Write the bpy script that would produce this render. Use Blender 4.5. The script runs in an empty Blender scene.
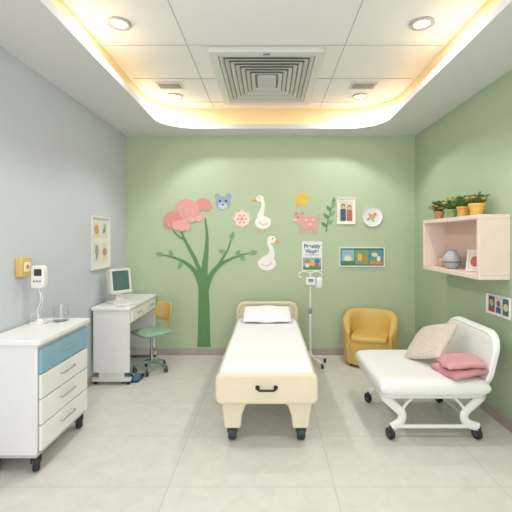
import bpy, bmesh, math, random
from mathutils import Vector, Matrix
random.seed(7)
sc = bpy.context.scene
try:
    sc.view_settings.view_transform = 'Standard'
except Exception: pass
pi = math.pi

# ---------------------------------------------------------------- materials
def lin(h):
    h = h.lstrip('#'); o = []
    for i in (0, 2, 4):
        c = int(h[i:i+2], 16)/255
        o.append(c/12.92 if c <= .04045 else ((c+.055)/1.055)**2.4)
    return o
MC = {}
def mat(col, rough=.5, amt=.04, scale=12, bump=0, metal=0, emit=0, ecol=None, trans=0, spec=.5, coat=0, name=None):
    k = (col, rough, amt, scale, bump, metal, emit, ecol, trans, spec, coat)
    if k in MC: return MC[k]
    m = bpy.data.materials.new(name or 'mat_'+col.strip('#')); m.use_nodes = True
    nt = m.node_tree; b = nt.nodes['Principled BSDF']
    c = lin(col)
    tc = nt.nodes.new('ShaderNodeTexCoord'); n = nt.nodes.new('ShaderNodeTexNoise')
    n.inputs['Scale'].default_value = scale; n.inputs['Detail'].default_value = 4
    nt.links.new(tc.outputs['Object'], n.inputs['Vector'])
    r = nt.nodes.new('ShaderNodeValToRGB')
    r.color_ramp.elements[0].position = .3; r.color_ramp.elements[1].position = .7
    r.color_ramp.elements[0].color = [x*(1-amt) for x in c]+[1]
    r.color_ramp.elements[1].color = [min(1, x*(1+amt)) for x in c]+[1]
    nt.links.new(n.outputs['Fac'], r.inputs['Fac'])
    nt.links.new(r.outputs['Color'], b.inputs['Base Color'])
    b.inputs['Roughness'].default_value = rough; b.inputs['Metallic'].default_value = metal
    b.inputs['Specular IOR Level'].default_value = spec
    b.inputs['Transmission Weight'].default_value = trans
    b.inputs['Coat Weight'].default_value = coat
    if emit:
        b.inputs['Emission Color'].default_value = lin(ecol or col)+[1]
        b.inputs['Emission Strength'].default_value = emit
    if bump:
        bp = nt.nodes.new('ShaderNodeBump'); bp.inputs['Strength'].default_value = bump
        bp.inputs['Distance'].default_value = .01
        nt.links.new(n.outputs['Fac'], bp.inputs['Height']); nt.links.new(bp.outputs['Normal'], b.inputs['Normal'])
    MC[k] = m
    return m

# ---------------------------------------------------------------- mesh helpers
OFF = {}
def thing(name, label, cat, M, group=None):
    o = bpy.data.objects.new(name, None); sc.collection.objects.link(o)
    o.empty_display_size = .1; o.matrix_world = M
    o['label'] = label; o['category'] = cat
    if group: o['group'] = group
    OFF[o] = Vector((0, 0, 0))
    return o
def fin(b, name, mats, parent=None, M=None, bevel=0, seg=3, smooth=True, sub=0, label=None, cat=None, group=None, kind=None, ang=38):
    if not isinstance(mats, (list, tuple)): mats = [mats]
    bm = b.bm
    bmesh.ops.recalc_face_normals(bm, faces=bm.faces)
    me = bpy.data.meshes.new(name)
    c = Vector((0, 0, 0))
    if parent is not None:
        vs = [v.co for v in bm.verts]
        lo = Vector([min(v[i] for v in vs) for i in range(3)]); hi = Vector([max(v[i] for v in vs) for i in range(3)])
        c = (lo+hi)/2
        bmesh.ops.translate(bm, verts=bm.verts, vec=-c)
    bm.to_mesh(me); bm.free()
    for m in mats: me.materials.append(m)
    if smooth:
        me.polygons.foreach_set('use_smooth', [True]*len(me.polygons))
        me.set_sharp_from_angle(angle=math.radians(ang))
    o = bpy.data.objects.new(name, me); sc.collection.objects.link(o)
    if parent is not None:
        o.parent = parent; o.location = c-OFF[parent]; OFF[o] = c
    else:
        OFF[o] = Vector((0, 0, 0))
        if M is not None: o.matrix_world = M
    if bevel:
        bv = o.modifiers.new('bevel', 'BEVEL'); bv.width = bevel; bv.segments = seg; bv.limit_method = 'ANGLE'; bv.angle_limit = math.radians(40)
    if sub:
        s = o.modifiers.new('sub', 'SUBSURF'); s.levels = sub; s.render_levels = sub
    if label: o['label'] = label
    if cat: o['category'] = cat
    if group: o['group'] = group
    if kind: o['kind'] = kind
    return o

class B:
    def __init__(s): s.bm = bmesh.new(); s.mi = 0
    def face(s, vs):
        try:
            f = s.bm.faces.new(vs); f.material_index = s.mi; return f
        except ValueError: return None
    def box(s, x0, x1, y0, y1, z0, z1):
        v = [s.bm.verts.new((x, y, z)) for z in (z0, z1) for y in (y0, y1) for x in (x0, x1)]
        for q in ((0, 2, 3, 1), (4, 5, 7, 6), (0, 1, 5, 4), (2, 6, 7, 3), (0, 4, 6, 2), (1, 3, 7, 5)):
            s.face([v[i] for i in q])
        return s
    def loft(s, rings, caps=True, closed=False):
        R = [[s.bm.verts.new(p) for p in r] for r in rings]; n = len(R[0])
        pairs = list(zip(R[:-1], R[1:]))+([(R[-1], R[0])] if closed else [])
        for a, b in pairs:
            for i in range(n):
                j = (i+1) % n; s.face([a[i], a[j], b[j], b[i]])
        if caps and not closed:
            s.face(R[0][::-1]); s.face(R[-1])
        return s
    def tube(s, pts, r, seg=10, closed=False, flat=1.0):
        pts = [Vector(p) for p in pts]; n = len(pts)
        rr_ = r if isinstance(r, (list, tuple)) else [r]*n
        rings = []; up = None
        for i, p in enumerate(pts):
            if closed: t = (pts[(i+1) % n]-pts[i-1]).normalized()
            else: t = (pts[min(i+1, n-1)]-pts[max(i-1, 0)]).normalized()
            if up is None:
                up = Vector((0, 0, 1)) if abs(t.z) < .9 else Vector((0, 1, 0))
            a = (up-t*up.dot(t)).normalized(); b = t.cross(a); up = a
            rings.append([p+(a*math.cos(2*pi*k/seg)+b*math.sin(2*pi*k/seg)*flat)*rr_[i] for k in range(seg)])
        return s.loft(rings, closed=closed)
    def cyl(s, p0, p1, r0, r1=None, seg=24):
        return s.tube([p0, p1], [r0, r0 if r1 is None else r1], seg)
    def lathe(s, prof, c=(0, 0, 0), seg=32, caps=True):
        c = Vector(c)
        return s.loft([[c+Vector((r*math.cos(2*pi*k/seg), r*math.sin(2*pi*k/seg), z)) for k in range(seg)] for r, z in prof], caps=caps)
    def prism(s, pts, a0, a1, plane='XY'):
        def P(u, v, w):
            return {'XY': (u, v, w), 'XZ': (u, w, v), 'YZ': (w, u, v)}[plane]
        A = [s.bm.verts.new(P(u, v, a0)) for u, v in pts]; C = [s.bm.verts.new(P(u, v, a1)) for u, v in pts]
        s.face(A[::-1]); s.face(C)
        n = len(pts)
        for i in range(n):
            j = (i+1) % n; s.face([A[i], A[j], C[j], C[i]])
        return s
    def ring(s, outer, inner, a0, a1, plane='XY'):
        def P(u, v, w):
            return {'XY': (u, v, w), 'XZ': (u, w, v), 'YZ': (w, u, v)}[plane]
        L = [[s.bm.verts.new(P(u, v, w)) for u, v in pts] for pts, w in ((outer, a0), (outer, a1), (inner, a1), (inner, a0))]
        n = len(outer)
        for k in range(4):
            a, b = L[k], L[(k+1) % 4]
            for i in range(n):
                j = (i+1) % n; s.face([a[i], a[j], b[j], b[i]])
        return s
    def pillow(s, w, h, t, k=.5, p=4, q=2, n=18, bend=0, F=None, thinedge=0):
        F = F or (lambda v: v)
        def pt(i, j, sg):
            u = -1+2*i/n; v = -1+2*j/n
            u = math.sin(u*pi/2); v = math.sin(v*pi/2)
            x = u*math.sqrt(1-v*v/2*k); y = v*math.sqrt(1-u*u/2*k)
            f = max(0, (1-abs(u)**p)*(1-abs(v)**p))**(1/q)
            z = sg*t/2*(f*(1-thinedge)+thinedge)
            return F(Vector((x*w/2, y*h/2, z+bend*x*x)))
        T_ = {}; Bt = {}
        for i in range(n+1):
            for j in range(n+1):
                T_[i, j] = s.bm.verts.new(pt(i, j, 1))
                edge = i in (0, n) or j in (0, n)
                Bt[i, j] = T_[i, j] if (edge and not thinedge) else s.bm.verts.new(pt(i, j, -1))
        for i in range(n):
            for j in range(n):
                s.face([T_[i, j], T_[i+1, j], T_[i+1, j+1], T_[i, j+1]])
                s.face([Bt[i, j], Bt[i, j+1], Bt[i+1, j+1], Bt[i+1, j]])
        if thinedge:
            e = [(i, 0) for i in range(n)]+[(n, j) for j in range(n)]+[(i, n) for i in range(n, 0, -1)]+[(0, j) for j in range(n, 0, -1)]
            for a, b in zip(e, e[1:]+e[:1]): s.face([T_[a], Bt[a], Bt[b], T_[b]])
        return s
    def sph(s, c, r, sx=1, sy=1, sz=1, seg=16):
        c = Vector(c); rings = []
        m = seg//2
        for i in range(m+1):
            a = -pi/2+pi*i/m; q = max(.0001, math.cos(a))*r; z = math.sin(a)*r
            rings.append([c+Vector((q*math.cos(2*pi*k/seg)*sx, q*math.sin(2*pi*k/seg)*sy, z*sz)) for k in range(seg)])
        return s.loft(rings)

def rr(w, h, r, cx=0, cy=0, n=6):
    o = []
    for sx, sy, a0 in ((1, 1, 0), (-1, 1, 90), (-1, -1, 180), (1, -1, 270)):
        for i in range(n+1):
            a = math.radians(a0+90*i/n)
            o.append((cx+sx*(w/2-r)+r*math.cos(a), cy+sy*(h/2-r)+r*math.sin(a)))
    return o
def ell(cx, cy, rx, ry, n=24, rot=0):
    c, s_ = math.cos(rot), math.sin(rot)
    return [(cx+rx*math.cos(2*pi*i/n)*c-ry*math.sin(2*pi*i/n)*s_, cy+rx*math.cos(2*pi*i/n)*s_+ry*math.sin(2*pi*i/n)*c) for i in range(n)]
def rect(x0, y0, x1, y1): return [(x0, y0), (x1, y0), (x1, y1), (x0, y1)]
def spline(pts, n=6):
    P = [pts[0]]+list(pts)+[pts[-1]]; o = []
    for i in range(1, len(P)-2):
        for k in range(n):
            t = k/n; a, b, c, d = P[i-1], P[i], P[i+1], P[i+2]
            o.append(tuple(.5*((2*b[m])+(-a[m]+c[m])*t+(2*a[m]-5*b[m]+4*c[m]-d[m])*t*t+(-a[m]+3*b[m]-3*c[m]+d[m])*t**3) for m in range(len(b))))
    o.append(tuple(pts[-1])); return o
def stroke(pts, n=5):
    q = spline(pts, n); L = []; R = []
    for i, (x, y, w) in enumerate(q):
        a = q[max(0, i-1)]; b = q[min(len(q)-1, i+1)]
        dx, dy = b[0]-a[0], b[1]-a[1]; l = math.hypot(dx, dy) or 1
        L.append((x-dy/l*w/2, y+dx/l*w/2)); R.append((x+dy/l*w/2, y-dx/l*w/2))
    return L+R[::-1]

T = Matrix.Translation
def at(x, y, z=0, rz=0): return T((x, y, z)) @ Matrix.Rotation(math.radians(rz), 4, 'Z')
XL, XR, YB, ZC = -1.816, 1.88, 5.0, 2.8
YF = -1.2
CAMZ = 1.496
def wallM(side, a, z):
    """frame on a wall: local x along the wall, y up, z out of the wall"""
    if side == 'back': U, V, N, o = (1, 0, 0), (0, 0, 1), (0, -1, 0), (a, YB, z)
    if side == 'left': U, V, N, o = (0, 1, 0), (0, 0, 1), (1, 0, 0), (XL, a, z)
    if side == 'right': U, V, N, o = (0, -1, 0), (0, 0, 1), (-1, 0, 0), (XR, a, z)
    m = Matrix.Identity(4)
    for i in range(3): m[i][0] = U[i]; m[i][1] = V[i]; m[i][2] = N[i]; m[i][3] = o[i]
    return m
def art(name, shapes, t=.004, base=.0, **kw):
    b = B(); ms = []
    for i, (o, m) in enumerate(shapes):
        if m not in ms: ms.append(m)
        b.mi = ms.index(m)
        b.prism(o, base, base+t+i*.0005)
    return fin(b, name, ms, smooth=False, **kw)

# ---------------------------------------------------------------- colours
WHITE = mat('#eceaea', .35, .015)
CREAM = mat('#ddcfb4', .45, .02)
CREAM2 = mat('#e6dac3', .45, .015)
CHROME = mat('#b9bcc0', .22, .03, metal=1)
GREYM = mat('#8b9093', .4, .03)
BLACK = mat('#1f2124', .4, .05)
RUBBER = mat('#2a2c30', .6, .08)
GREEN_D = mat('#65915f', .7, .04)
GREEN_L = mat('#86ad76', .7, .04)

# ---------------------------------------------------------------- room
def wallmat(col, name, amt=.015):
    return mat(col, .75, amt, 2.2, bump=.03, spec=.25, name=name)
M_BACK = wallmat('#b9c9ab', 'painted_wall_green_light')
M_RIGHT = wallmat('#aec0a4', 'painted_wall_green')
M_LEFT = wallmat('#c9ced6', 'painted_wall_blue_grey')
M_CEIL = mat('#e0dfe0', .8, .01, 3, spec=.2, name='ceiling_plaster')
M_BASE = mat('#b0a59f', .5, .03)
def sbox(name, mt, *a, bevel=0):
    b = B(); b.box(*a); return fin(b, name, mt, smooth=False, kind='structure', bevel=bevel)
sbox('wall_back', M_BACK, XL-.1, XR+.1, YB, YB+.1, 0, 3.2)
sbox('wall_left', M_LEFT, XL-.1, XL, YF, YB, 0, 3.2)
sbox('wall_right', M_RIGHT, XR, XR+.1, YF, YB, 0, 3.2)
sbox('baseboard_back', M_BASE, XL+.012, XR-.012, YB-.012, YB, 0, .085)
sbox('baseboard_left', M_BASE, XL, XL+.012, YF, YB, 0, .085)
sbox('baseboard_right', M_BASE, XR-.012, XR, YF, YB, 0, .085)

mf = bpy.data.materials.new('floor_tiles'); mf.use_nodes = True; nt = mf.node_tree; pb = nt.nodes['Principled BSDF']
tc = nt.nodes.new('ShaderNodeTexCoord'); mp = nt.nodes.new('ShaderNodeMapping')
mp.inputs['Location'].default_value = (.60, .05, 0)
br = nt.nodes.new('ShaderNodeTexBrick'); br.offset = 0; br.squash = 1
br.inputs['Scale'].default_value = 1; br.inputs['Brick Width'].default_value = 1.0; br.inputs['Row Height'].default_value = .6
br.inputs['Mortar Size'].default_value = .003; br.inputs['Mortar Smooth'].default_value = .4
nt.links.new(tc.outputs['Object'], mp.inputs['Vector']); nt.links.new(mp.outputs['Vector'], br.inputs['Vector'])
n1 = nt.nodes.new('ShaderNodeTexNoise'); n1.inputs['Scale'].default_value = 7; n1.inputs['Detail'].default_value = 12; n1.inputs['Roughness'].default_value = .72; n1.inputs['Distortion'].default_value = .6
nt.links.new(tc.outputs['Object'], n1.inputs['Vector'])
r1 = nt.nodes.new('ShaderNodeValToRGB'); r1.color_ramp.elements[0].position = .3; r1.color_ramp.elements[1].position = .7
r1.color_ramp.elements[0].color = lin('#cfccc6')+[1]; r1.color_ramp.elements[1].color = lin('#dfdcd7')+[1]
nt.links.new(n1.outputs['Fac'], r1.inputs['Fac'])
nt.links.new(r1.outputs['Color'], br.inputs['Color1']); nt.links.new(r1.outputs['Color'], br.inputs['Color2'])
br.inputs['Mortar'].default_value = lin('#bfbcb6')+[1]
nt.links.new(br.outputs['Color'], pb.inputs['Base Color']); pb.inputs['Roughness'].default_value = .42; pb.inputs['Specular IOR Level'].default_value = .35
sbox('floor', mf, XL-.1, XR+.1, YF, YB+.1, -.1, 0)

# tray ceiling
OX0, OX1, OY0, OY1 = -1.25, 1.34, .5, 4.66
ocx, ocy, ow, oh = (OX0+OX1)/2, (OY0+OY1)/2, OX1-OX0, OY1-OY0
LIP = 2.86; ZU = 3.08; CV = .12
w = B(); bm = w.bm
def loop(pts, z):
    v = [bm.verts.new((x, y, z)) for x, y in pts]
    return v, [bm.edges.new((v[i], v[(i+1) % len(v)])) for i in range(len(v))]
inner = rr(ow, oh, .42, ocx, ocy, 14)
outer = rect(XL, YF, XR, YB)
lv = {}
for z in (ZC, LIP):
    vi, ei = loop(inner, z); vo, eo = loop(outer, z); lv[z] = vi
    bmesh.ops.triangle_fill(bm, edges=ei+eo, use_beauty=True)
n = len(inner)
for i in range(n):
    j = (i+1) % n; bm.faces.new([lv[ZC][i], lv[ZC][j], lv[LIP][j], lv[LIP][i]])
fin(w, 'ceiling', M_CEIL, smooth=False, kind='structure')
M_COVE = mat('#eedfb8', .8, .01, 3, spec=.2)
b = B(); b.loft([[(x, y, z) for x, y in rr(ow+2*CV, oh+2*CV, .42+CV, ocx, ocy, 14)] for z in (LIP, ZU)], caps=False)
fin(b, 'trim_1', M_COVE, kind='structure')
M_PANEL = mat('#ececee', .85, .008, 5, spec=.15)
b = B(); b.prism(rr(ow+2*CV, oh+2*CV, .42+CV, ocx, ocy, 14), ZU, ZU+.05)
fin(b, 'ceiling.001', M_PANEL, smooth=False, kind='structure')
M_JOINT = mat('#b9bcba', .7)
tn = 2
for x in (-.665, .632):
    sbox('trim_%d' % tn, M_JOINT, x-.004, x+.004, OY0-.1, OY1+.1, ZU-.003, ZU); tn += 1
for y in (1.23, 1.89, 2.55, 3.209, 3.88, 4.55):
    sbox('trim_%d' % tn, M_JOINT, OX0-.1, OX1+.1, y-.004, y+.004, ZU-.0045, ZU-.0005); tn += 1
M_LED = mat('#ffd98a', .5, 0, emit=3.3, ecol='#ffbf52')
b = B(); b.ring(rr(ow+.18, oh+.18, .51, ocx, ocy, 14), rr(ow+.13, oh+.13, .485, ocx, ocy, 14), LIP+.001, LIP+.014)
fin(b, 'cove_light_strip', M_LED, label='warm yellow LED strip glowing inside the ceiling cove', cat='light strip')

M_LAMP = mat('#fffaf0', .4, 0, emit=2.2, ecol='#fffaf0')
def downlight(x, y):
    t = thing('downlight', 'round recessed ceiling downlight with pale metal trim ring', 'ceiling light', at(x, y, ZU), 'recessed ceiling downlights')
    b = B(); b.ring(ell(0, 0, .09, .09, 40), ell(0, 0, .06, .06, 40), -.014, .0); fin(b, 'trim_ring', mat('#b1b1ad', .3, .02), t, bevel=.004)
    b = B(); b.lathe([(.059, -.006), (.05, -.003), (.001, -.002)], seg=32); fin(b, 'lamp_lens', M_LAMP, t)
    L = bpy.data.lights.new('downlight_lamp', 'AREA'); L.shape = 'DISK'; L.size = .11; L.energy = 11; L.color = (1, .98, .95)
    o = bpy.data.objects.new('downlight_lamp', L); sc.collection.objects.link(o); o.parent = t; o.location = (0, 0, -.02)
for x, y in ((-1.098, 2.88), (1.134, 2.88), (-1.037, 4.36), (1.026, 4.36), (-1.05, 1.4), (1.1, 1.4)): downlight(x, y)  # last pair is out of view, added to help light the room

for x in (-1.015, .984):
    t = thing('air_grille', 'small grey slotted ceiling air grille', 'vent', at(x, 4.05, ZU), 'small ceiling air grilles')
    b = B(); b.ring(rr(.26, .18, .01), rr(.22, .14, .005), -.012, 0); fin(b, 'grille_frame', mat('#c5c7c6', .5), t, bevel=.002)
    b = B()
    for k in range(5):
        y = -.056+k*.028; b.box(-.11, .11, y-.005, y+.007, -.008, -.003)
    fin(b, 'slats', mat('#9fa3a2', .5), t, smooth=False)
    b = B(); b.box(-.11, .11, -.07, .07, -.002, 0); fin(b, 'grille_back', mat('#666a6a', .7), t, smooth=False)

t = thing('ceiling_air_conditioner', 'large square grey ceiling air conditioning grille with nested louvres', 'air conditioner', at(-.012, 3.88, ZU))
GR = mat('#c9cccf', .4, .01); GR2 = mat('#bcc0c3', .4, .01)
b = B(); b.ring(rr(.98, 1.3, .03), rr(.83, 1.14, .02), -.045, 0); fin(b, 'grille_frame', mat('#d6d8da', .4, .01), t, bevel=.006)
b = B(); b.box(-.43, .43, -.59, .59, -.02, -.002); fin(b, 'grille_back', mat('#868b8f', .6), t, smooth=False)
for k in range(7):
    w0 = .82-k*.088; h0 = 1.12-k*.115
    b = B()
    o1 = rr(w0, h0, .02); i1 = rr(w0-.06, h0-.08, .015); o2 = rr(w0-.01, h0-.01, .02); i2 = rr(w0-.068, h0-.088, .015)
    b.loft([[(x, y, -.034) for x, y in o2], [(x, y, -.039) for x, y in o1], [(x, y, -.032) for x, y in i1], [(x, y, -.027) for x, y in i2]], closed=True)
    fin(b, 'louver', GR if k % 2 == 0 else GR2, t)
b = B(); b.prism(rr(.18, .28, .02), -.040, -.02); fin(b, 'center_panel', GR, t, bevel=.006)
for k in range(5):
    b = B(); b.box(-.078, .078, -.115+k*.05, -.095+k*.05, -.044, -.040); fin(b, 'slat', GR2, t, smooth=False)
b = B(); b.prism(rr(.06, .02, .006, 0, -.61), -.051, -.045); fin(b, 'badge', mat('#7f8587', .4), t, smooth=False)

# ---------------------------------------------------------------- wall stickers (traced at 78.2 units per metre of wall)
S = 1/78.2
def wpos(u, v): return ((u-268)*S, CAMZ-(v-238)*S)
def stk(name, label, cat, c, shapes, t=.004, group=None):
    cx, cy = c; x, z = wpos(cx, cy)
    sh = [([((u-cx)*S, (cy-v)*S) for u, v in o], m) for o, m in shapes]
    return art(name, sh, t, base=0.0005, M=wallM('back', x, z), label=label, cat=cat, group=group)
def leaf(cx, cy, l, w_, a):
    a = math.radians(a); o = []
    for i in range(9):
        s_ = i/8; o.append((s_*l, w_*math.sin(pi*s_**.8)/2))
    for i in range(7, 0, -1):
        s_ = i/8; o.append((s_*l, -w_*math.sin(pi*s_**.8)/2))
    return [(cx+x*math.cos(a)-y*math.sin(a), cy+x*math.sin(a)+y*math.cos(a)) for x, y in o]
PINK = mat('#e2a098', .7, .03); PINK2 = mat('#e9aea5', .7, .03); PINK3 = mat('#db938b', .7, .03); PINKL = mat('#eec6bd', .7)
SW = mat('#f4f1ea', .6, .02); OR = mat('#e3aa57', .6); BL = mat('#96a9ba', .6)
tx, tz = wpos(204, 347)
tree = thing('tree_wall_decal', 'green tree wall sticker with pink rounded blossom crowns', 'wall sticker', wallM('back', tx, tz))
def loc(o): return [((u-204)*S, (347-v)*S) for u, v in o]
tr = [stroke([(204, 347, 13.5), (204, 330, 12), (204, 305, 11), (203.5, 285, 9.5), (204.5, 268, 6.5), (206.5, 250, 4.2), (207, 234, 2.8), (205, 218, 1.6)]),
      stroke([(202.5, 291, 6), (198, 277, 5.2), (190, 266, 3.8), (178, 259, 2.4), (164, 255, 1.1)]),
      stroke([(202, 279, 4.6), (196, 261, 3.8), (188, 246, 3), (183, 236, 2.2), (180, 226, 1.4)]),
      stroke([(205.5, 291, 6), (210, 277, 5.2), (219, 265.5, 3.8), (234, 257.5, 2.3), (249, 253, 1)]),
      stroke([(216, 268, 2.6), (223, 258, 2.2), (228, 249, 1.6), (231, 240, .9)]),
      stroke([(185, 240, 1.8), (177, 235, 1.4), (172, 228, 1)])]
art('trunk', [(loc(o), GREEN_D) for o in tr], parent=tree, base=.0005)
lv_ = [(164, 255, 9, 4.6, 190), (172, 257, 8, 4.4, 255), (182, 262, 8, 4.4, 120), (249, 253, 9, 4.6, -10), (240, 255.5, 8, 4.4, 45), (236, 256.5, 8, 4.4, -60), (231, 240, 9, 4.6, -75), (226, 253, 8, 4.2, 205)]
art('leaves', [(loc(leaf(*q)), GREEN_L) for i, q in enumerate(lv_)], parent=tree, base=.0025)
def cloud(cx, cy, rx, ry, nb=3):
    """rounded dome with a softly scalloped lower edge"""
    o = [(cx+rx*math.cos(pi*i/36), cy-ry*math.sin(pi*i/36)) for i in range(37)]
    for i in range(1, nb*7):
        s_ = i/(nb*7); o.append((cx-rx+2*rx*s_, cy+ry*.20*math.sin(pi*s_)+ry*.22*abs(math.sin(pi*nb*s_))))
    return o
for i, (cx, cy, rx, ry, m, nb) in enumerate(((203.5, 207.5, 8.5, 9.5, PINK3, 2), (192, 219, 11, 9, PINK2, 3), (187, 213, 12.5, 14, PINK, 3), (173.5, 224, 10, 13, PINK3, 3), (182, 228, 9, 8, PINK2, 3))):
    sh = [(loc(cloud(cx, cy, rx, ry, nb)), m)]
    if nb == 3 and ry > 10:
        for q in (-.5, 0, .5): sh.append((loc(stroke([(cx+rx*q*.8, cy+ry*.2, .5), (cx+rx*q*1.0, cy-ry*.15, .4), (cx+rx*q*1.1, cy-ry*.4, .2)])), PINKL))
    art('blossom', sh, t=.005+.0022*i, parent=tree, base=.004)

stk('animal_wall_decal', 'grey-blue animal face wall sticker with round ears', 'wall sticker', (223, 202), [
    (ell(217.5, 196.5, 3, 3.4), BL), (ell(228.5, 196.5, 3, 3.4), BL), (ell(223, 203, 7.6, 7), BL), (ell(223, 206, 4.4, 3.4), mat('#c9d3da', .6)),
    (ell(220, 201, 1.1, 1.2), BLACK), (ell(226, 201, 1.1, 1.2), BLACK), (ell(223, 204.6, 1.3, .9), mat('#5c6c7b', .6))])
sh = [(ell(242+7*math.cos(a*pi/4), 219+7*math.sin(a*pi/4), 2.4, 2.4, 12), PINKL) for a in range(8)]+[(ell(242, 219, 7.4, 7.4), mat('#efe2da', .6))]
sh += [(ell(242+4*math.cos(a*pi/3), 219+4*math.sin(a*pi/3), 1.4, 1.4, 10), PINK2) for a in range(6)]+[(ell(242, 219, 1.8, 1.8), PINK)]
stk('flower_wall_decal', 'round pale pink flower medallion wall sticker', 'wall sticker', (242, 219), sh)
GS = mat('#cfcabf', .6)
stk('goose_wall_decal', 'white goose wall sticker with a curved upright neck', 'wall sticker', (262, 212), [
    (stroke([(260, 228.5, 1), (259, 231, 1), (256.5, 232, 1.2)]), OR), (stroke([(265, 228.5, 1), (265, 231, 1), (262.5, 232, 1.2)]), OR),
    (leaf(252, 200.6, 6, 2.6, -10), OR),
    (stroke([(262, 223, 11), (260.5, 216, 6.5), (262.5, 209, 4), (263, 203, 3.4), (261, 198.5, 4)]), SW), (ell(260, 198.5, 3.8, 3.2), SW),
    (ell(263, 222.5, 8, 6.6), SW), (leaf(266, 226, 9, 7, -62), SW), (leaf(259, 222, 9, 5, 10), GS), (leaf(259.8, 221.2, 8.6, 4.6, 10), SW), (ell(259, 197.7, .6, .6, 10), BLACK)])
stk('goose_wall_decal', 'larger white goose wall sticker looking sideways', 'wall sticker', (268, 253), [
    (leaf(279.8, 242.5, 6, 2.8, 195), OR),
    (stroke([(265, 262, 12), (271, 256, 7), (271.5, 249, 4.4), (269, 244, 3.6), (270, 239, 4)]), SW), (ell(271.5, 239.5, 4.2, 3.6), SW),
    (ell(267, 263.5, 9, 7), SW), (leaf(270, 268, 14, 9, 205), SW), (leaf(272, 262, 11, 6, 165), GS), (leaf(271.5, 261.3, 10.4, 5.4, 165), SW), (ell(272.8, 238.6, .7, .7, 10), BLACK)])
stk('star_wall_decal', 'yellow-orange five pointed star wall sticker', 'wall sticker', (302, 199), [
    ([(302+(10 if i % 2 == 0 else 4.6)*math.sin(i*pi/5+.1), 199.5-(10 if i % 2 == 0 else 4.6)*math.cos(i*pi/5+.1)) for i in range(10)], mat('#e8bb52', .6))])
PK = mat('#e0a6a4', .6)
stk('pig_wall_decal', 'rounded pink spotted pig wall sticker', 'wall sticker', (306, 223), [
    (stroke([(301.5, 226, 3.4), (300.5, 233.5, 2.4)]), PK), (stroke([(305.5, 227, 3.4), (306, 233.5, 2.4)]), PK), (stroke([(311, 227, 3.4), (310.5, 233.5, 2.4)]), PK), (stroke([(315, 226, 3.4), (316, 233, 2.4)]), PK),
    (ell(308.5, 222.5, 9.6, 6.6, 30, -.08), PK), (ell(299.4, 218.3, 5.4, 4.9), PK), (leaf(297.5, 215, 4, 3.2, 235), PINK3), (leaf(301.5, 214.8, 4, 3.2, 305), PINK3), (ell(295, 219.8, 2, 1.8, 12), PINKL),
    (stroke([(317, 220, 1.2), (319.5, 218, 1), (318.5, 215, .8), (320.5, 214, .6)]), PK),
    (ell(306, 220, 1.5, 1.4, 12), PINKL), (ell(310, 224.5, 1.7, 1.5, 12), PINKL), (ell(313, 219.6, 1.3, 1.1, 12), PINKL), (ell(298, 217.4, .7, .7, 8), BLACK)])
stk('leaf_sprig_wall_decal', 'green leafy sprig wall sticker', 'wall sticker', (329, 216), [(stroke([(326, 232, 1.2), (328, 220, 1.2), (333, 202, .8)]), GREEN_D)]+
    [(leaf(*q), GREEN_L if i % 2 else GREEN_D) for i, q in enumerate([(327, 227, 8, 3.4, 220), (327.5, 224, 8, 3.4, -35), (328.5, 219, 8, 3.5, 230), (329, 216, 8, 3.5, -40), (330.5, 211, 7, 3.2, 235), (331.5, 208, 7, 3.2, -50), (333, 203, 6, 2.8, -75)])])

def framed(name, label, side, a, z, w, h, shapes, fm=WHITE, fw=.012, cat='picture', depth=.018, mount='#f1eee6', group=None):
    t = thing(name, label, cat, wallM(side, a, z), group)
    b = B(); b.ring(rr(w, h, .003), rr(w-2*fw, h-2*fw, .002), 0.001, depth); fin(b, 'frame', fm, t, bevel=.002, seg=2)
    art('print', [(rect(-w/2+fw, -h/2+fw, w/2-fw, h/2-fw), mat(mount, .6))]+shapes, t=.003, base=.001, parent=t)
    return t
def F(*c): return mat(c[0], .6)
x, z = wpos(346, 211)
framed('framed_picture', 'white framed picture of two people standing together', 'back', x, z, .24, .34, [
    (rect(-.085, -.13, .085, .13), F('#d9d3c4')), (rr(.07, .16, .02, -.037, -.05), F('#4b5e7c')), (rr(.07, .15, .02, .042, -.055), F('#b4705f')),
    (ell(-.035, .06, .026, .032), F('#5a3d2e')), (ell(-.035, .052, .02, .025), F('#e0b497')), (ell(.042, .045, .026, .032), F('#7a4b2e')), (ell(.042, .038, .02, .025), F('#e3bb9d'))])
x, z = wpos(372, 216.5)
t = thing('wall_plate', 'round white wall plate with a small orange bird motif', 'decorative plate', wallM('back', x, z))
b = B(); b.lathe([(.001, .006), (.09, .006), (.118, .014), (.128, .022), (.13, .018), (.118, .004), (.09, .0), (.001, .0)], seg=48); fin(b, 'plate', WHITE, t)
art('motif', [(ell(.0, -.005, .045, .03, rot=.5), F('#e2a97a')), (ell(.035, .03, .02, .018), F('#d98e6c')), (leaf(-.03, -.02, .05, .025, 215), F('#c97f62')), (leaf(.05, .03, .02, .01, 0), F('#e8c04f')), (leaf(-.02, .0, .055, .02, 120), F('#8fae8a')), (leaf(0, -.03, .05, .018, -60), F('#8fae8a'))], t=.002, base=.007, parent=t)

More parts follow.
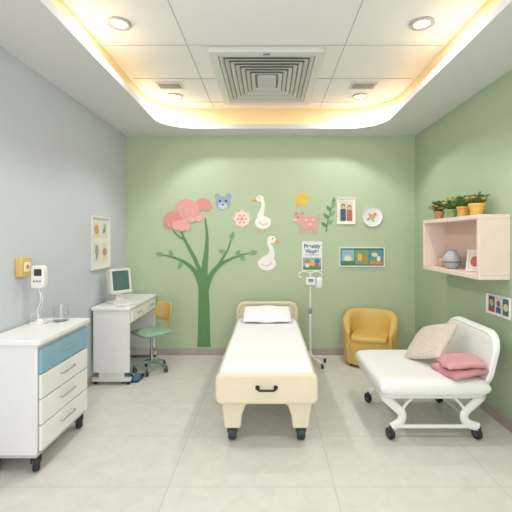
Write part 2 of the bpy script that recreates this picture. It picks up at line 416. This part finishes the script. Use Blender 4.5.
def text(s, size, x, y, z, m, parent, name='lettering', bold=0):
    cu = bpy.data.curves.new(name, 'FONT'); cu.body = s; cu.size = size; cu.align_x = 'CENTER'; cu.align_y = 'CENTER'; cu.extrude = .0006; cu.offset = bold
    o = bpy.data.objects.new('tmp', cu); sc.collection.objects.link(o)
    bpy.context.view_layer.update()
    me = bpy.data.meshes.new_from_object(o.evaluated_get(bpy.context.evaluated_depsgraph_get()))
    bpy.data.objects.remove(o)
    me.materials.clear(); me.materials.append(m)
    ob = bpy.data.objects.new(name, me); sc.collection.objects.link(ob); ob.parent = parent; ob.location = Vector((x, y, z))-OFF[parent]
    OFF[ob] = Vector((x, y, z)); return ob
x, z = wpos(312, 256)
t = framed('poster', 'small white poster with blue lettering above colourful pictures', 'back', x, z, .26, .38, [
    (rect(-.115, -.175, .115, -.02), F('#8fb9c6')), (ell(-.06, -.07, .035, .032), F('#d27f64')), (ell(.0, -.09, .03, .04), F('#e2b96a')), (ell(.065, -.065, .035, .03), F('#4f7fa6')),
    (rect(-.115, -.175, .115, -.13), F('#5f8f62')), (rr(.05, .05, .01, -.06, -.12), F('#e8e2d2')), (rr(.05, .045, .01, .06, -.12), F('#c26a5c')), (rect(-.09, .012, .09, .018), F('#7d95ad'))], fw=.006, depth=.008, cat='poster')
NAVY = F('#2f6fc0')
text('Presitly', .07, 0, .125, .006, NAVY, t, bold=.002)
text('Viople', .07, 0, .06, .006, NAVY, t, bold=.002)
x, z = wpos(362, 257)
framed('framed_picture', 'wide white framed picture with blue and green panels', 'back', x, z, .58, .25, [
    (rect(-.275, -.11, .275, .11), F('#3f6b76')), (rect(-.262, -.095, -.10, .095), F('#93c2ca')), (rect(-.09, -.095, .085, .095), F('#7ba678')), (rect(.095, -.095, .262, .095), F('#5a9baa')),
    (ell(-.18, -.02, .05, .04), F('#e6e1d2')), (rect(-.262, -.095, -.10, -.05), F('#4f8f58')), (ell(-.03, .0, .03, .05), F('#e5c35c')), (ell(.035, -.02, .03, .045), F('#cf7e65')), (ell(.16, .03, .04, .028), F('#e7d9a4')), (rect(.095, -.095, .262, -.045), F('#c7935f')), (ell(.21, -.02, .024, .035), F('#e9e6dd'))], fw=.012, cat='picture')
framed('framed_print', 'tall white framed print with small botanical and animal drawings', 'left', 4.23, 1.445, .47, .57, [
    (rect(-.2, -.25, .2, .25), F('#ebe8e1')), (rr(.16, .17, .02, -.1, .14), F('#e3d6c0')), (rr(.16, .17, .02, .1, .14), F('#d9dfd6')), (rr(.16, .2, .02, -.1, -.1), F('#dbe0dc')), (rr(.16, .2, .02, .1, -.1), F('#e5d9ca')),
    (ell(-.1, .14, .05, .05), F('#cfa578')), (leaf(.06, .1, .1, .05, 50), F('#9c8f7c')), (ell(-.1, -.08, .04, .06), F('#b7a08f')), (ell(.1, -.1, .05, .045), F('#c99a84')), (leaf(-.12, -.18, .08, .03, 60), F('#7f9a77')), (ell(.1, .19, .03, .02), F('#a9b9b4'))], fw=.022, depth=.022, fm=mat('#dededd', .4))
t = framed('picture_card_holder', 'small white wall holder with three little picture cards', 'right', 3.18, .945, .33, .17, [
    (rect(-.145, -.065, -.055, .065), F('#49596b')), (rect(-.045, -.065, .045, .065), F('#c9cfcb')), (rect(.055, -.065, .145, .065), F('#4d6c7b')),
    (ell(-.1, .01, .028, .03), F('#d9a483')), (rect(-.145, -.065, -.055, -.03), F('#a94c46')), (ell(0, .015, .022, .026), F('#8c5a45')), (rect(-.03, -.06, .03, -.015), F('#3f5b86')), (ell(.1, .0, .03, .03), F('#e0c7a8'))], fw=.012, cat='picture holder')

# ---------------------------------------------------------------- caster helper
def caster(parent, x, y, r=.04, top=.12, w_=.026, rot=0, hub=None, fork=None, wheel=None):
    c, s_ = math.cos(math.radians(rot)), math.sin(math.radians(rot))
    ax = Vector((c, s_, 0)); fw_ = Vector((-s_, c, 0))
    b = B()
    b.cyl((x, y, r*1.7), (x, y, top), .012)
    ctr = Vector((x, y, r))+fw_*r*.3
    for sg in (-1, 1):
        p = ctr+ax*sg*(w_/2+.004)
        b.tube([p, p+Vector((0, 0, r*.9))-fw_*r*.2, Vector((x, y, r*2.05))+ax*sg*.006], [.007, .009, .009], 8)
    b.cyl((x, y, r*1.95), (x, y, r*2.15), .02)
    k = fin(b, 'caster', fork or mat('#6d7276', .35, .03, metal=.6), parent)
    b = B(); a0 = ctr-ax*w_/2; a1 = ctr+ax*w_/2
    e = ax*w_*.15
    b.tube([a0, a0+e, a1-e, a1], [r*.86, r, r, r*.86], 28)
    fin(b, 'wheel', wheel or RUBBER, k)
    b = B(); b.tube([a0-ax*.002, a1+ax*.002], [r*.45]*2, 20)
    fin(b, 'hub', hub or mat('#9aa3aa', .4), k)
    return k

# ---------------------------------------------------------------- exam bed
bed = thing('exam_bed', 'cream wheeled examination bed with white sheeted mattress', 'bed', at(-.01, 3.8))
b = B(); b.prism(rr(.745, 1.9, .05, 0, -.02), .37, .495); fin(b, 'bed_frame', CREAM, bed, bevel=.02)
b = B(); b.box(-.29, .29, -.85, .8, .28, .37); fin(b, 'underframe', mat('#c2b59c', .5), bed, bevel=.01)
b = B()
b.pillow(.70, 1.90, .135, k=.04, p=24, q=3, n=40, F=lambda v: Vector((v.x, v.y-.02, .482+v.z+(.002*math.sin(v.y*9+v.x*7)+.0015*math.sin(v.x*23+v.y*4) if v.z > 0 else 0))))
fin(b, 'mattress', mat('#f3f3f5', .8, .01, 8, bump=.12), bed, ang=180, label='mattress covered with a smooth white sheet')
b = B(); b.prism(rr(.74, .225, .05, 0, .412), -1.0, -.955, 'XZ'); fo = fin(b, 'footboard', CREAM2, bed, bevel=.02)
b = B(); b.tube([(-.065, -1.0, .425), (-.062, -1.03, .42), (-.05, -1.035, .415), (.05, -1.035, .415), (.062, -1.03, .42), (.065, -1.0, .425)], .008, 10)
b.prism(rr(.03, .03, .01, -.065, .425), -1.008, -.998, 'XZ'); b.prism(rr(.03, .03, .01, .065, .425), -1.008, -.998, 'XZ')
fin(b, 'handle', BLACK, fo, label='black pull handle')
b = B(); b.ring(rr(.75, .39, .11, 0, .53, 10), rr(.66, .30, .08, 0, .53, 10), .93, .985, 'XZ'); hb = fin(b, 'headboard', CREAM, bed, bevel=.014)
b = B(); b.prism(rr(.68, .32, .08, 0, .53), .942, .972, 'XZ'); fin(b, 'headboard_panel', mat('#e2d7c0', .5), hb, bevel=.004)
for sy in (-.95, .78):
    for sx in (-1, 1):
        b = B(); o = [(sx*.34, .37), (sx*.333, .30), (sx*.315, .17), (sx*.31, .105), (sx*.19, .105), (sx*.18, .2), (sx*.155, .27), (sx*.115, .30), (sx*.115, .37)]
        b.prism(o, sy, sy+.13, 'XZ'); fin(b, 'leg', CREAM2, bed, bevel=.014)
        caster(bed, sx*.255, sy+.05, r=.052, top=.115, w_=.058, hub=mat('#6f8aa0', .4), wheel=mat('#333a43', .5, .06))
for sx in (-1, 1):
    b = B(); b.tube([(sx*.30, -.8, .33), (sx*.30, .75, .33)], .014, 10); fin(b, 'side_rail', CHROME, bed)
t = B(); t.pillow(.54, .38, .11, k=.12, p=3, q=2, n=22, F=lambda v: Vector((v.x, v.y, v.z+.005*math.sin(v.x*25+v.y*9))))
fin(t, 'pillow', mat('#f6f6f8', .85, .01, 10, bump=.2), M=T((-.01, 4.48, .627)) @ Matrix.Rotation(math.radians(13), 4, 'X'), label='plump white pillow lying at the head of the bed', cat='pillow', ang=180)

# ---------------------------------------------------------------- iv stand
iv = thing('iv_stand', 'slim white and chrome wheeled drip stand beside the bed', 'medical stand', at(.50, 4.62))
for k in range(5):
    a = math.radians(20+72*k); b = B()
    b.tube([(0, 0, .10), (.10*math.cos(a), .10*math.sin(a), .085), (.20*math.cos(a), .20*math.sin(a), .06)], [.016, .014, .01], 10)
    fin(b, 'foot', WHITE, iv)
    caster(iv, .195*math.cos(a), .195*math.sin(a), r=.02, top=.062, w_=.016, rot=math.degrees(a))
b = B(); b.lathe([(.03, .075), (.032, .11), (.02, .14), (.018, .16)]); fin(b, 'base_hub', WHITE, iv)
b = B(); b.cyl((0, 0, .1), (0, 0, .62), .014); b.cyl((0, 0, .62), (0, 0, 1.1), .009); fin(b, 'pole', mat('#e6e8e8', .3, .02), iv)
b = B(); b.lathe([(.015, .6), (.022, .61), (.022, .65), (.012, .67)]); fin(b, 'height_knob', GREYM, iv)
for sg in (-1, 1):
    b = B(); b.tube(spline([(0, 0, 1.08), (sg*.06, 0, 1.1), (sg*.12, 0, 1.09), (sg*.135, 0, 1.06), (sg*.125, 0, 1.03), (sg*.10, 0, 1.04)]), .006, 8); fin(b, 'hook', WHITE, iv)
b = B(); b.prism(rr(.11, .09, .015, 0.0, .99), -.045, .02, 'XZ'); dv = fin(b, 'control_box', WHITE, iv, bevel=.006)
b = B(); b.prism(rr(.06, .035, .004, 0, 1.0), -.049, -.044, 'XZ'); fin(b, 'display', mat('#7d8f94', .3), dv)
b = B(); b.pillow(.08, .13, .03, k=.2, n=10, F=lambda v: Vector((v.x+.105, v.z, v.y+.965))); fin(b, 'fluid_bag', mat('#e4ebea', .2, .02), iv, label='small clear fluid bag')

# ---------------------------------------------------------------- tub chair
YEL = mat('#d8b568', .48, .02, 8, bump=.04)
tub = thing('tub_armchair', 'small mustard yellow tub armchair with rounded wraparound back', 'armchair', at(1.21, 4.64, 0, -20))
rings = []
N = 64
Rw = .265
def smooth(t): t = max(0, min(1, t)); return t*t*(3-2*t)
for i in range(N+1):
    s_ = i/N
    L1 = .15; arc = pi*Rw; tot = 2*L1+arc; d = s_*tot
    if d < L1: p = Vector((-Rw, -L1+d, 0)); nrm = Vector((-1, 0, 0))
    elif d < L1+arc:
        a = pi-(d-L1)/Rw; p = Vector((Rw*math.cos(a), Rw*math.sin(a)*.85, 0)); nrm = Vector((math.cos(a), math.sin(a), 0))
    else: p = Vector((Rw, -(d-L1-arc), 0)); nrm = Vector((1, 0, 0))
    bk = smooth((p.y+.18)/.36)
    e = smooth(min(s_, 1-s_)*9)
    h = .45+.17*bk-.08*(1-e)
    th = .05*(.4+.6*e)
    sec = []
    for (q, z) in ((-1, .03), (.85, .03), (.95, .12), (1, h-.12), (1.0, h-.05), (.8, h-.016), (.35, h), (-.35, h), (-.8, h-.016), (-1, h-.05), (-1, h-.12), (-1, .12)):
        flare = .03*bk*(z/.6)**2-.015*(1-smooth(z/.3))-.03*(1-e)
        sec.append(p+nrm*(q*th+flare)+Vector((0, 0, z)))
    rings.append(sec)
b = B(); b.loft(rings); fin(b, 'back_shell', YEL, tub, ang=60)
b = B(); o = [(-.215, -.17), (-.17, -.20), (-.08, -.215), (.08, -.215), (.17, -.20), (.215, -.17)]+[(.22*math.cos(a*pi/14), .19*math.sin(a*pi/14)) for a in range(15)]
b.prism(o, .03, .31); fin(b, 'seat_base', YEL, tub, bevel=.016)
b = B(); b.pillow(.43, .43, .08, k=.35, p=8, q=2.6, n=22, F=lambda v: Vector((v.x, v.y-.02, v.z+.33))); fin(b, 'seat_cushion', YEL, tub, ang=180)
for sx, sy in ((-.2, -.12), (.2, -.12), (-.17, .15), (.17, .15)):
    b = B(); b.cyl((sx, sy, 0), (sx, sy, .04), .018, .024, 16); fin(b, 'foot', BLACK, tub)

# ---------------------------------------------------------------- treatment lounge chair
BW = mat('#eeeeee', .4, .01, 8)
bc = thing('wheeled_lounge_chair', 'white padded lounge chair with curved legs on casters', 'chair', at(1.225, 3.24))
b = B(); b.pillow(.82, .86, .13, k=.10, p=12, q=2.8, n=28, F=lambda v: Vector((v.x-.01, v.y, v.z+.403))); fin(b, 'seat', BW, bc, ang=180)
b = B(); b.prism(rr(.78, .80, .06, -.01, 0), .325, .36); fin(b, 'seat_frame', mat('#dfdfdd', .4), bc, bevel=.012)
def tilt(v):
    hgt = v.y; return Vector((.385+hgt*.24-v.z, -v.x, .44+hgt*.96-v.z*.24))
def tilted(b):
    for v in b.bm.verts: v.co = tilt(v.co)
b = B(); b.ring(rr(.80, .46, .16, 0, .14, 12), rr(.74, .40, .13, 0, .14, 12), -.026, .026); tilted(b); br_ = fin(b, 'backrest', BW, bc, bevel=.014)
b = B(); b.pillow(.78, .44, .052, k=.42, p=14, q=3, n=28, F=lambda v: v+Vector((0, .14, 0))); tilted(b); fin(b, 'backrest_pad', mat('#e6e7e6', .5, .012), br_, ang=180)
for sx, tx_ in ((-1, -.31), (1, .335)):
    for sy in (-.34, .31):
        b = B()
        p = spline([(sx*.365, sy, .35), (sx*.35, sy, .31), (sx*.29, sy, .255), (sx*.235, sy, .20), (sx*.235, sy, .15), (sx*.27, sy, .115), (tx_, sy, .095)], 8)
        b.tube(p, .017, 12, flat=1.9); fin(b, 'leg', BW, bc)
        b = B(); b.tube(spline([(sx*.12, sy, .35), (sx*.16, sy, .31), (sx*.215, sy, .25), (sx*.235, sy, .19)], 6), .011, 10, flat=1.5); fin(b, 'brace', BW, bc)
        caster(bc, tx_, sy, r=.042, top=.10, w_=.034, rot=20, fork=mat('#3b3d40', .4), wheel=RUBBER, hub=mat('#55585c', .4))
for sy in (-.34, .31):
    b = B(); b.tube([(-.27, sy, .10), (.30, sy, .10)], .015, 10); fin(b, 'crossbar', BW, bc)
b = B(); b.tube([(.31, -.34, .10), (.31, .31, .10)], .012, 10); fin(b, 'crossbar', BW, bc)

def cushM(x, y, z, rx, ry, rz):
    return T((x, y, z)) @ Matrix.Rotation(math.radians(rz), 4, 'Z') @ Matrix.Rotation(math.radians(ry), 4, 'Y') @ Matrix.Rotation(math.radians(rx), 4, 'X')
def patterned(c1, c2, scale):
    m = mat(c1, .85, .03, 15, bump=.1, name='woven_pattern'); nt = m.node_tree; pb = nt.nodes['Principled BSDF']
    v = nt.nodes.new('ShaderNodeTexVoronoi'); v.inputs['Scale'].default_value = scale; tcx = nt.nodes.new('ShaderNodeTexCoord'); nt.links.new(tcx.outputs['Object'], v.inputs['Vector'])
    r = nt.nodes.new('ShaderNodeValToRGB'); r.color_ramp.elements[0].position = .12; r.color_ramp.elements[1].position = .4
    r.color_ramp.elements[0].color = lin(c2)+[1]; r.color_ramp.elements[1].color = lin(c1)+[1]
    nt.links.new(v.outputs['Distance'], r.inputs['Fac']); nt.links.new(r.outputs['Color'], pb.inputs['Base Color']); return m
b = B(); b.pillow(.39, .39, .11, k=.1, p=3, q=2, n=20)
fin(b, 'cushion', patterned('#d4c6bb', '#c2b0a3', 40), M=cushM(1.37, 3.30, .625, 0, -40, 6) @ Matrix.Rotation(math.radians(26), 4, 'Z'), label='beige patterned square cushion leaning on the chair backrest', cat='cushion', ang=180)
PKB = mat('#d69da3', .85, .05, 20, bump=.3); PKB2 = mat('#c88d95', .85, .05, 20, bump=.3)
for k, (m, w_, rz, dz, L_) in enumerate(((PKB2, .30, 10, 0, .32), (PKB, .28, -4, .058, .29))):
    b = B(); b.pillow(w_, L_, .062, k=.16, p=5, q=2.4, n=26, F=lambda v: Vector((v.x+.006*math.sin(v.y*40), v.y, v.z+.006*math.sin(v.y*34+v.x*12)+.003*math.sin(v.x*50)-(.25*v.x*v.x if k else .1*v.x*v.x))))
    fin(b, 'folded_blanket', m, M=cushM(1.455, 2.975, .505+dz, 0, -7, rz), label=('lower' if k == 0 else 'upper')+' pink folded blanket stacked beside the cushion', cat='blanket', group='pink blankets on the chair', ang=180)

# ---------------------------------------------------------------- drawer cabinet
cab = thing('drawer_cabinet', 'white wheeled drawer cabinet with one blue top drawer', 'cabinet', at(-1.62, 2.795))
WC = mat('#e9e9e9', .38, .012)
b = B(); b.box(-.18, .165, -.335, .335, .125, .82); fin(b, 'body', WC, cab, bevel=.006)
b = B(); b.prism(rr(.375, .70, .012, .003, 0), .82, .855); fin(b, 'countertop', mat('#f0f0f0', .3, .01), cab, bevel=.006)
b = B(); b.box(-.17, .155, -.325, .325, .105, .125); fin(b, 'plinth', mat('#c5c6c6', .4), cab)
zs = [(.635, .79), (.475, .625), (.31, .465), (.145, .30)]
for i, (z0, z1) in enumerate(zs):
    b = B(); b.box(.166, .184, -.315, .315, z0, z1); dr = fin(b, 'drawer', mat('#8bb5cb', .4, .02) if i == 0 else mat('#f0f0ef', .35, .01), cab, bevel=.004, label='pale blue drawer front' if i == 0 else None)
    b = B(); zc = (z0+z1)/2+.012
    b.tube([(.184, -.09, zc), (.2, -.088, zc), (.203, -.08, zc), (.203, .08, zc), (.2, .088, zc), (.184, .09, zc)], .005, 8); fin(b, 'handle', mat('#a9adb0', .35, metal=.4), dr)
b = B(); b.box(.165, .168, -.325, .325, .13, .80); fin(b, 'drawer_gap', mat('#aeb3b5', .6), cab)
for sx in (-.13, .135):
    for sy in (-.29, .28): caster(cab, sx, sy, r=.052, top=.118, w_=.042, rot=35, fork=mat('#2b2d30', .4))

dv = thing('monitoring_device', 'white handheld-style medical monitor on a slim bent stand', 'medical device', at(-1.715, 2.93, .855))
b = B(); b.prism(rr(.09, .11, .02), 0, .018); b.cyl((0, 0, .018), (0, 0, .035), .03, .018); fin(b, 'base', WHITE, dv, bevel=.004)
b = B(); b.tube(spline([(0, 0, .02), (-.01, 0, .10), (.015, 0, .18), (0.0, 0, .26)]), .009, 10); fin(b, 'stand', mat('#d3d8d9', .2, metal=.3), dv)
b = B(); b.prism(rr(.10, .17, .025, 0, .35), -.03, .03, 'XZ'); hd = fin(b, 'housing', WHITE, dv, bevel=.01)
b = B(); b.prism(rr(.055, .05, .006, .008, .385), -.033, -.029, 'XZ'); fin(b, 'screen', mat('#3a434b', .2), hd)
for k in range(3):
    b = B(); b.cyl((-.02+.022*k, -.034, .32), (-.02+.022*k, -.028, .32), .007, seg=14); fin(b, 'button', mat(('#c55a4d', '#7d8a92', '#7d8a92')[k], .4), hd)
b = B(); b.tube(spline([(.02, -.01, .27), (.045, -.03, .19), (.03, -.04, .11), (-.03, -.045, .07), (-.045, -.02, .012)]), .004, 8); fin(b, 'cable', mat('#c7cccd', .4), dv)
t = thing('wall_dispenser', 'small yellow wall-mounted box with pale front', 'dispenser', wallM('left', 2.86, 1.285))
b = B(); b.prism(rr(.12, .14, .015), 0.001, .05); fin(b, 'body', mat('#d8b974', .45), t, bevel=.008)
b = B(); b.prism(rr(.07, .07, .01), .051, .058); fin(b, 'cover', mat('#ece2c6', .45), t, bevel=.002)
b = B(); b.cyl((0, 0, .058), (0, 0, .064), .013, seg=18); fin(b, 'button', mat('#a9853b', .4), t)
GL = mat('#f4f8f8', .03, 0, trans=1, spec=.5)
b = B(); b.lathe([(.045, 0), (.052, .005), (.06, .12), (.058, .12), (.0505, .006), (.001, .004)], seg=36, caps=True)
fin(b, 'beaker', GL, M=at(-1.60, 3.02, .856), label='clear plastic beaker standing on the cabinet top', cat='container')

# ---------------------------------------------------------------- desk
dk = thing('desk', 'white desk with drawer and panel legs on foot bars', 'desk', at(-1.6, 4.46))
b = B(); b.prism(rr(.40, .99, .015, 0, 0), .76, .79); fin(b, 'desktop', mat('#f0f0ee', .35, .01), dk, bevel=.006)
for sy in (-.47, .44):
    b = B(); b.box(-.185, .185, sy, sy+.028, .12, .76); fin(b, 'side_panel', WC, dk, bevel=.005)
    b = B(); b.prism(rr(.40, .07, .02, 0, sy+.014), .035, .065); b.box(-.13, .13, sy+.002, sy+.026, .06, .13)
    fin(b, 'foot_bar', mat('#d9d9d7', .4), dk, bevel=.004)
    for sx in (-.16, .17):
        b = B(); b.cyl((sx, sy+.004, .02), (sx, sy+.028, .02), .02, seg=20); b.box(sx-.008, sx+.008, sy+.006, sy+.024, .02, .036); fin(b, 'wheel', RUBBER, dk)
b = B(); b.box(-.185, -.165, -.44, .44, .25, .76); fin(b, 'modesty_panel', WC, dk, bevel=.003)
b = B(); b.box(.165, .185, -.44, .44, .62, .755); fin(b, 'apron', WC, dk, bevel=.003)
for cy_ in (-.215, .215):
    b = B(); b.box(.186, .2, cy_-.2, cy_+.2, .63, .75); dr = fin(b, 'drawer', mat('#f2f2f0', .35, .01), dk, bevel=.003)
    b = B(); b.tube([(.2, cy_-.05, .70), (.215, cy_-.048, .70), (.215, cy_+.048, .70), (.2, cy_+.05, .70)], .005, 8); fin(b, 'handle', mat('#9da2a6', .3, metal=.7), dr)
b = B(); b.box(-.16, .165, -.43, .43, .615, .625); fin(b, 'drawer_bottom', WC, dk)

mo = thing('computer_monitor', 'boxy off-white computer monitor with a dark green screen', 'monitor', at(-1.62, 4.27, .79, 54))
PW = mat('#dcdcd9', .4, .015)
b = B(); b.prism(rr(.24, .20, .03), 0, .03); b.loft([[(x, y+.02, z) for x, y in rr(w_, w_*.8, .02)] for w_, z in ((.15, .03), (.10, .05), (.09, .12))]); fin(b, 'stand', PW, mo, bevel=.004)
def tl(b_):
    m = T((0, 0, .235)) @ Matrix.Rotation(math.radians(-8), 4, 'X')
    for v in b_.bm.verts: v.co = m @ v.co
b = B(); b.ring(rr(.25, .27, .02), rr(.20, .21, .01, 0, .006), -.03, .03, 'XZ')
b.loft([[(x*k_, d_, y*k_) for x, y in rr(.25, .27, .02)] for k_, d_ in ((1, .03), (.93, .06), (.7, .11), (.6, .12))]); tl(b)
hs = fin(b, 'housing', PW, mo, bevel=.004)
b = B(); b.prism(rr(.202, .212, .01, 0, .006), -.02, -.012, 'XZ'); tl(b); fin(b, 'screen', mat('#557268', .15, .05), hs)
kb = thing('keyboard', 'flat white keyboard lying in front of the monitor', 'keyboard', at(-1.475, 4.10, .79, 72))
b = B(); b.prism(rr(.24, .11, .012), 0, .018); fin(b, 'body', mat('#e3e2de', .4), kb, bevel=.004)
b = B()
for r_ in range(4):
    for c_ in range(11):
        b.box(-.11+c_*.02, -.11+c_*.02+.0165, -.044+r_*.022, -.044+r_*.022+.018, .018, .023)
fin(b, 'keys', mat('#f2f1ed', .4), kb, smooth=False)

# ---------------------------------------------------------------- desk chair
ch = thing('swivel_chair', 'small swivel chair with green seat and yellow backrest', 'chair', at(-1.31, 4.40, 0, 46))
TL = mat('#8fb398', .6, .04, 10, bump=.05); YC = mat('#d6b270', .5, .03)
for k in range(5):
    a = math.radians(10+72*k); c, s_ = math.cos(a), math.sin(a); b = B()
    b.tube([(0, 0, .11), (.1*c, .1*s_, .10), (.19*c, .19*s_, .07)], [.018, .014, .010], 10); fin(b, 'base_leg', mat('#7fa39a', .35, .03, metal=.3), ch)
    caster(ch, .185*c, .185*s_, r=.024, top=.075, w_=.02, rot=math.degrees(a)+90)
b = B(); b.cyl((0, 0, .09), (0, 0, .24), .022); b.cyl((0, 0, .24), (0, 0, .40), .013); fin(b, 'column', CHROME, ch)
b = B(); b.pillow(.39, .38, .055, k=.5, p=6, q=2.4, n=20, F=lambda v: Vector((v.x, v.y, v.z+.44+.15*v.x*v.x))); fin(b, 'seat', TL, ch, ang=180)
b = B(); b.tube(spline([(.02, 0, .405), (.14, 0, .395), (.21, 0, .43), (.222, 0, .52), (.215, 0, .64)]), .011, 10, flat=1.6); fin(b, 'back_support', YC, ch)
b = B(); b.pillow(.34, .22, .035, k=.6, p=6, q=2.4, n=20, bend=-.06, F=lambda v: Vector((.20+v.z+.1*v.y, v.x, v.y+.65))); fin(b, 'backrest', YC, ch, ang=180)

for k in range(2):
    s = thing('slipper', 'dark blue slip-on shoe on the floor under the desk', 'shoe', at(-1.49+.11*k, 4.14+.01*k, 0, 8-10*k), 'blue shoes under the desk')
    b = B(); b.pillow(.09, .24, .02, k=.55, p=8, q=3, n=14, F=lambda v: Vector((v.x, v.y, v.z+.012)), thinedge=.5); fin(b, 'sole', mat('#2c3f55', .6), s)
    b = B(); b.sph((0, -.04, .02), .05, .88, 1.5, 1.0, 18)
    for v in b.bm.verts: v.co.z = max(v.co.z, .018)
    fin(b, 'upper', mat('#456f96', .7, .05), s)

# ---------------------------------------------------------------- wall shelf
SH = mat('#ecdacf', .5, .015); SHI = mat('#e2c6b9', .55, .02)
shf = thing('wall_shelf', 'pale pink open box shelf mounted on the green wall', 'shelf', at(1.88, 3.58, 1.17))
lx = -.245; hl = .55; hh = .51
b = B(); b.box(lx, -.001, -hl, hl, hh-.035, hh); fin(b, 'top_board', SH, shf, bevel=.004)
b = B(); b.box(lx, -.001, -hl, hl, 0, .035); fin(b, 'bottom_board', SH, shf, bevel=.004)
for y in (-hl, hl-.035):
    b = B(); b.box(lx, -.001, y, y+.035, .035, hh-.035); fin(b, 'side_panel', SH, shf, bevel=.003)
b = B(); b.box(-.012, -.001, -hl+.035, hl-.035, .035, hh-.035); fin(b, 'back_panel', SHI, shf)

t = thing('vase', 'round grey patterned ceramic vase inside the shelf', 'vase', at(1.75, 3.72, 1.205))
b = B(); b.lathe([(.04, 0), (.062, .02), (.082, .06), (.078, .11), (.05, .15), (.036, .165), (.042, .18), (.036, .18), (.03, .16), (.03, .08), (.001, .08)], seg=36)
fin(b, 'body', patterned('#b9bfc0', '#8a9498', 55), t)
b = B(); b.lathe([(.084, .055), (.0855, .065), (.0845, .075)], seg=36, caps=False); fin(b, 'stripe', mat('#7c8a90', .4), t)
t = thing('photo_frame', 'small white photo frame with a red picture in the shelf', 'photo frame', at(1.77, 3.36, 1.205) @ Matrix.Rotation(math.radians(-62), 4, 'Z') @ Matrix.Rotation(math.radians(-10), 4, 'X'))
b = B(); b.ring(rr(.15, .19, .006, 0, .097), rr(.12, .16, .004, 0, .097), -.01, .008, 'XZ'); fin(b, 'frame', WHITE, t, bevel=.002)
b = B(); b.box(-.061, .061, -.003, .002, .016, .178); fin(b, 'print', mat('#e7ddd2', .5), t)
b = B(); b.prism(ell(0, .09, .04, .045), -.006, -.003, 'XZ'); fin(b, 'motif', mat('#c46a5c', .5), t)
t = thing('small_pot', 'small brown jar inside the shelf', 'jar', at(1.76, 3.94, 1.205))
b = B(); b.lathe([(.03, 0), (.045, .02), (.045, .07), (.032, .09), (.034, .098), (.028, .098), (.026, .05), (.001, .05)]); fin(b, 'body', mat('#c9a08a', .5), t)

def plant(y, x, potc, flower, n, hgt, sc_, label, spread=.9):
    t = thing('potted_plant', label, 'plant', at(x, y, 1.68))
    b = B(); b.lathe([(.034*sc_, 0), (.05*sc_, .07*sc_), (.055*sc_, .072*sc_), (.055*sc_, .088*sc_), (.048*sc_, .088*sc_), (.045*sc_, .07*sc_), (.001, .07*sc_)], seg=28)
    fin(b, 'pot', mat(potc, .5, .04), t)
    G1 = mat('#739b58', .6, .1); G2 = mat('#55834b', .6, .1); b = B()
    tips = []
    for i in range(n):
        a = 2*pi*i*.381966+random.uniform(-.2, .2); r_ = spread*hgt*random.uniform(.25, 1)*.75; h = hgt*random.uniform(.4, 1.0)*(1.1-.4*r_/(spread*hgt*.75+.001))
        base = Vector((0, 0, .065*sc_)); tip = Vector((r_*math.cos(a), r_*math.sin(a), .065*sc_+h)); mid = base.lerp(tip, .55)+Vector((0, 0, h*.18)); tips.append(tip)
        b.mi = i % 2
        b.tube([base, mid, tip], [.0025, .002, .0012], 5)
        d = (tip-mid).normalized(); sd = d.cross(Vector((0, 0, 1))).normalized(); up = sd.cross(d)
        for q0, L_ in ((mid, .055), (tip, .05), (base.lerp(mid, .6), .045)):
            for sg in (-1, 1):
                dd = (d*.5+sd*sg*.9).normalized(); ww = dd.cross(up).normalized()*L_*.28
                v = [b.bm.verts.new(q0+p) for p in (Vector(), dd*L_*.45+ww+up*.006, dd*L_, dd*L_*.45-ww+up*.006)]
                b.face(v)
    fin(b, 'foliage', [G1, G2], t, ang=180)
    if flower:
        for tp in tips[::2][:9]:
            b = B()
            for k in range(6):
                a = k*pi/3; b.sph(tp+Vector((.015*math.cos(a), .015*math.sin(a), .004)), .012, 1, 1, .7, 8)
            b.sph(tp+Vector((0, 0, .008)), .009, seg=8)
            fin(b, 'blossom', mat(flower, .6, .08), t)
plant(4.00, 1.75, '#c08a66', '#dd7a50', 26, .13, 1.0, 'small terracotta pot plant with orange-red blossoms')
plant(3.72, 1.75, '#8fa873', '#e0a850', 26, .12, 1.0, 'small green pot plant with orange blossoms')
plant(3.50, 1.75, '#dcae52', None, 28, .11, 1.1, 'leafy green plant in a yellow pot')
plant(3.28, 1.75, '#e0b85c', '#e2a04a', 28, .12, 1.2, 'leafy plant with orange-yellow blossoms in a bright yellow pot')

# ---------------------------------------------------------------- light + camera
wd = bpy.data.worlds.new('world'); sc.world = wd; wd.use_nodes = True
wd.node_tree.nodes['Background'].inputs[0].default_value = (1, .985, .965, 1); wd.node_tree.nodes['Background'].inputs[1].default_value = 1.0
L = bpy.data.lights.new('room_fill_light', 'AREA'); L.shape = 'RECTANGLE'; L.size = 3.2; L.size_y = 2.0; L.energy = 52; L.color = (1, .985, .965)  # unseen fill lamp added behind the camera to brighten the room
o = bpy.data.objects.new('room_fill_light', L); sc.collection.objects.link(o); o.location = (0, -1.0, 1.6); o.rotation_euler = (math.radians(92), 0, 0)

cam = bpy.data.cameras.new('camera'); cam.sensor_width = 36; cam.lens = 391/512*36; cam.shift_x = -12/512; cam.shift_y = -18/512; cam.clip_start = .05
o = bpy.data.objects.new('camera', cam); sc.collection.objects.link(o); o.location = (0, 0, CAMZ); o.rotation_euler = (pi/2, 0, 0)
sc.camera = o
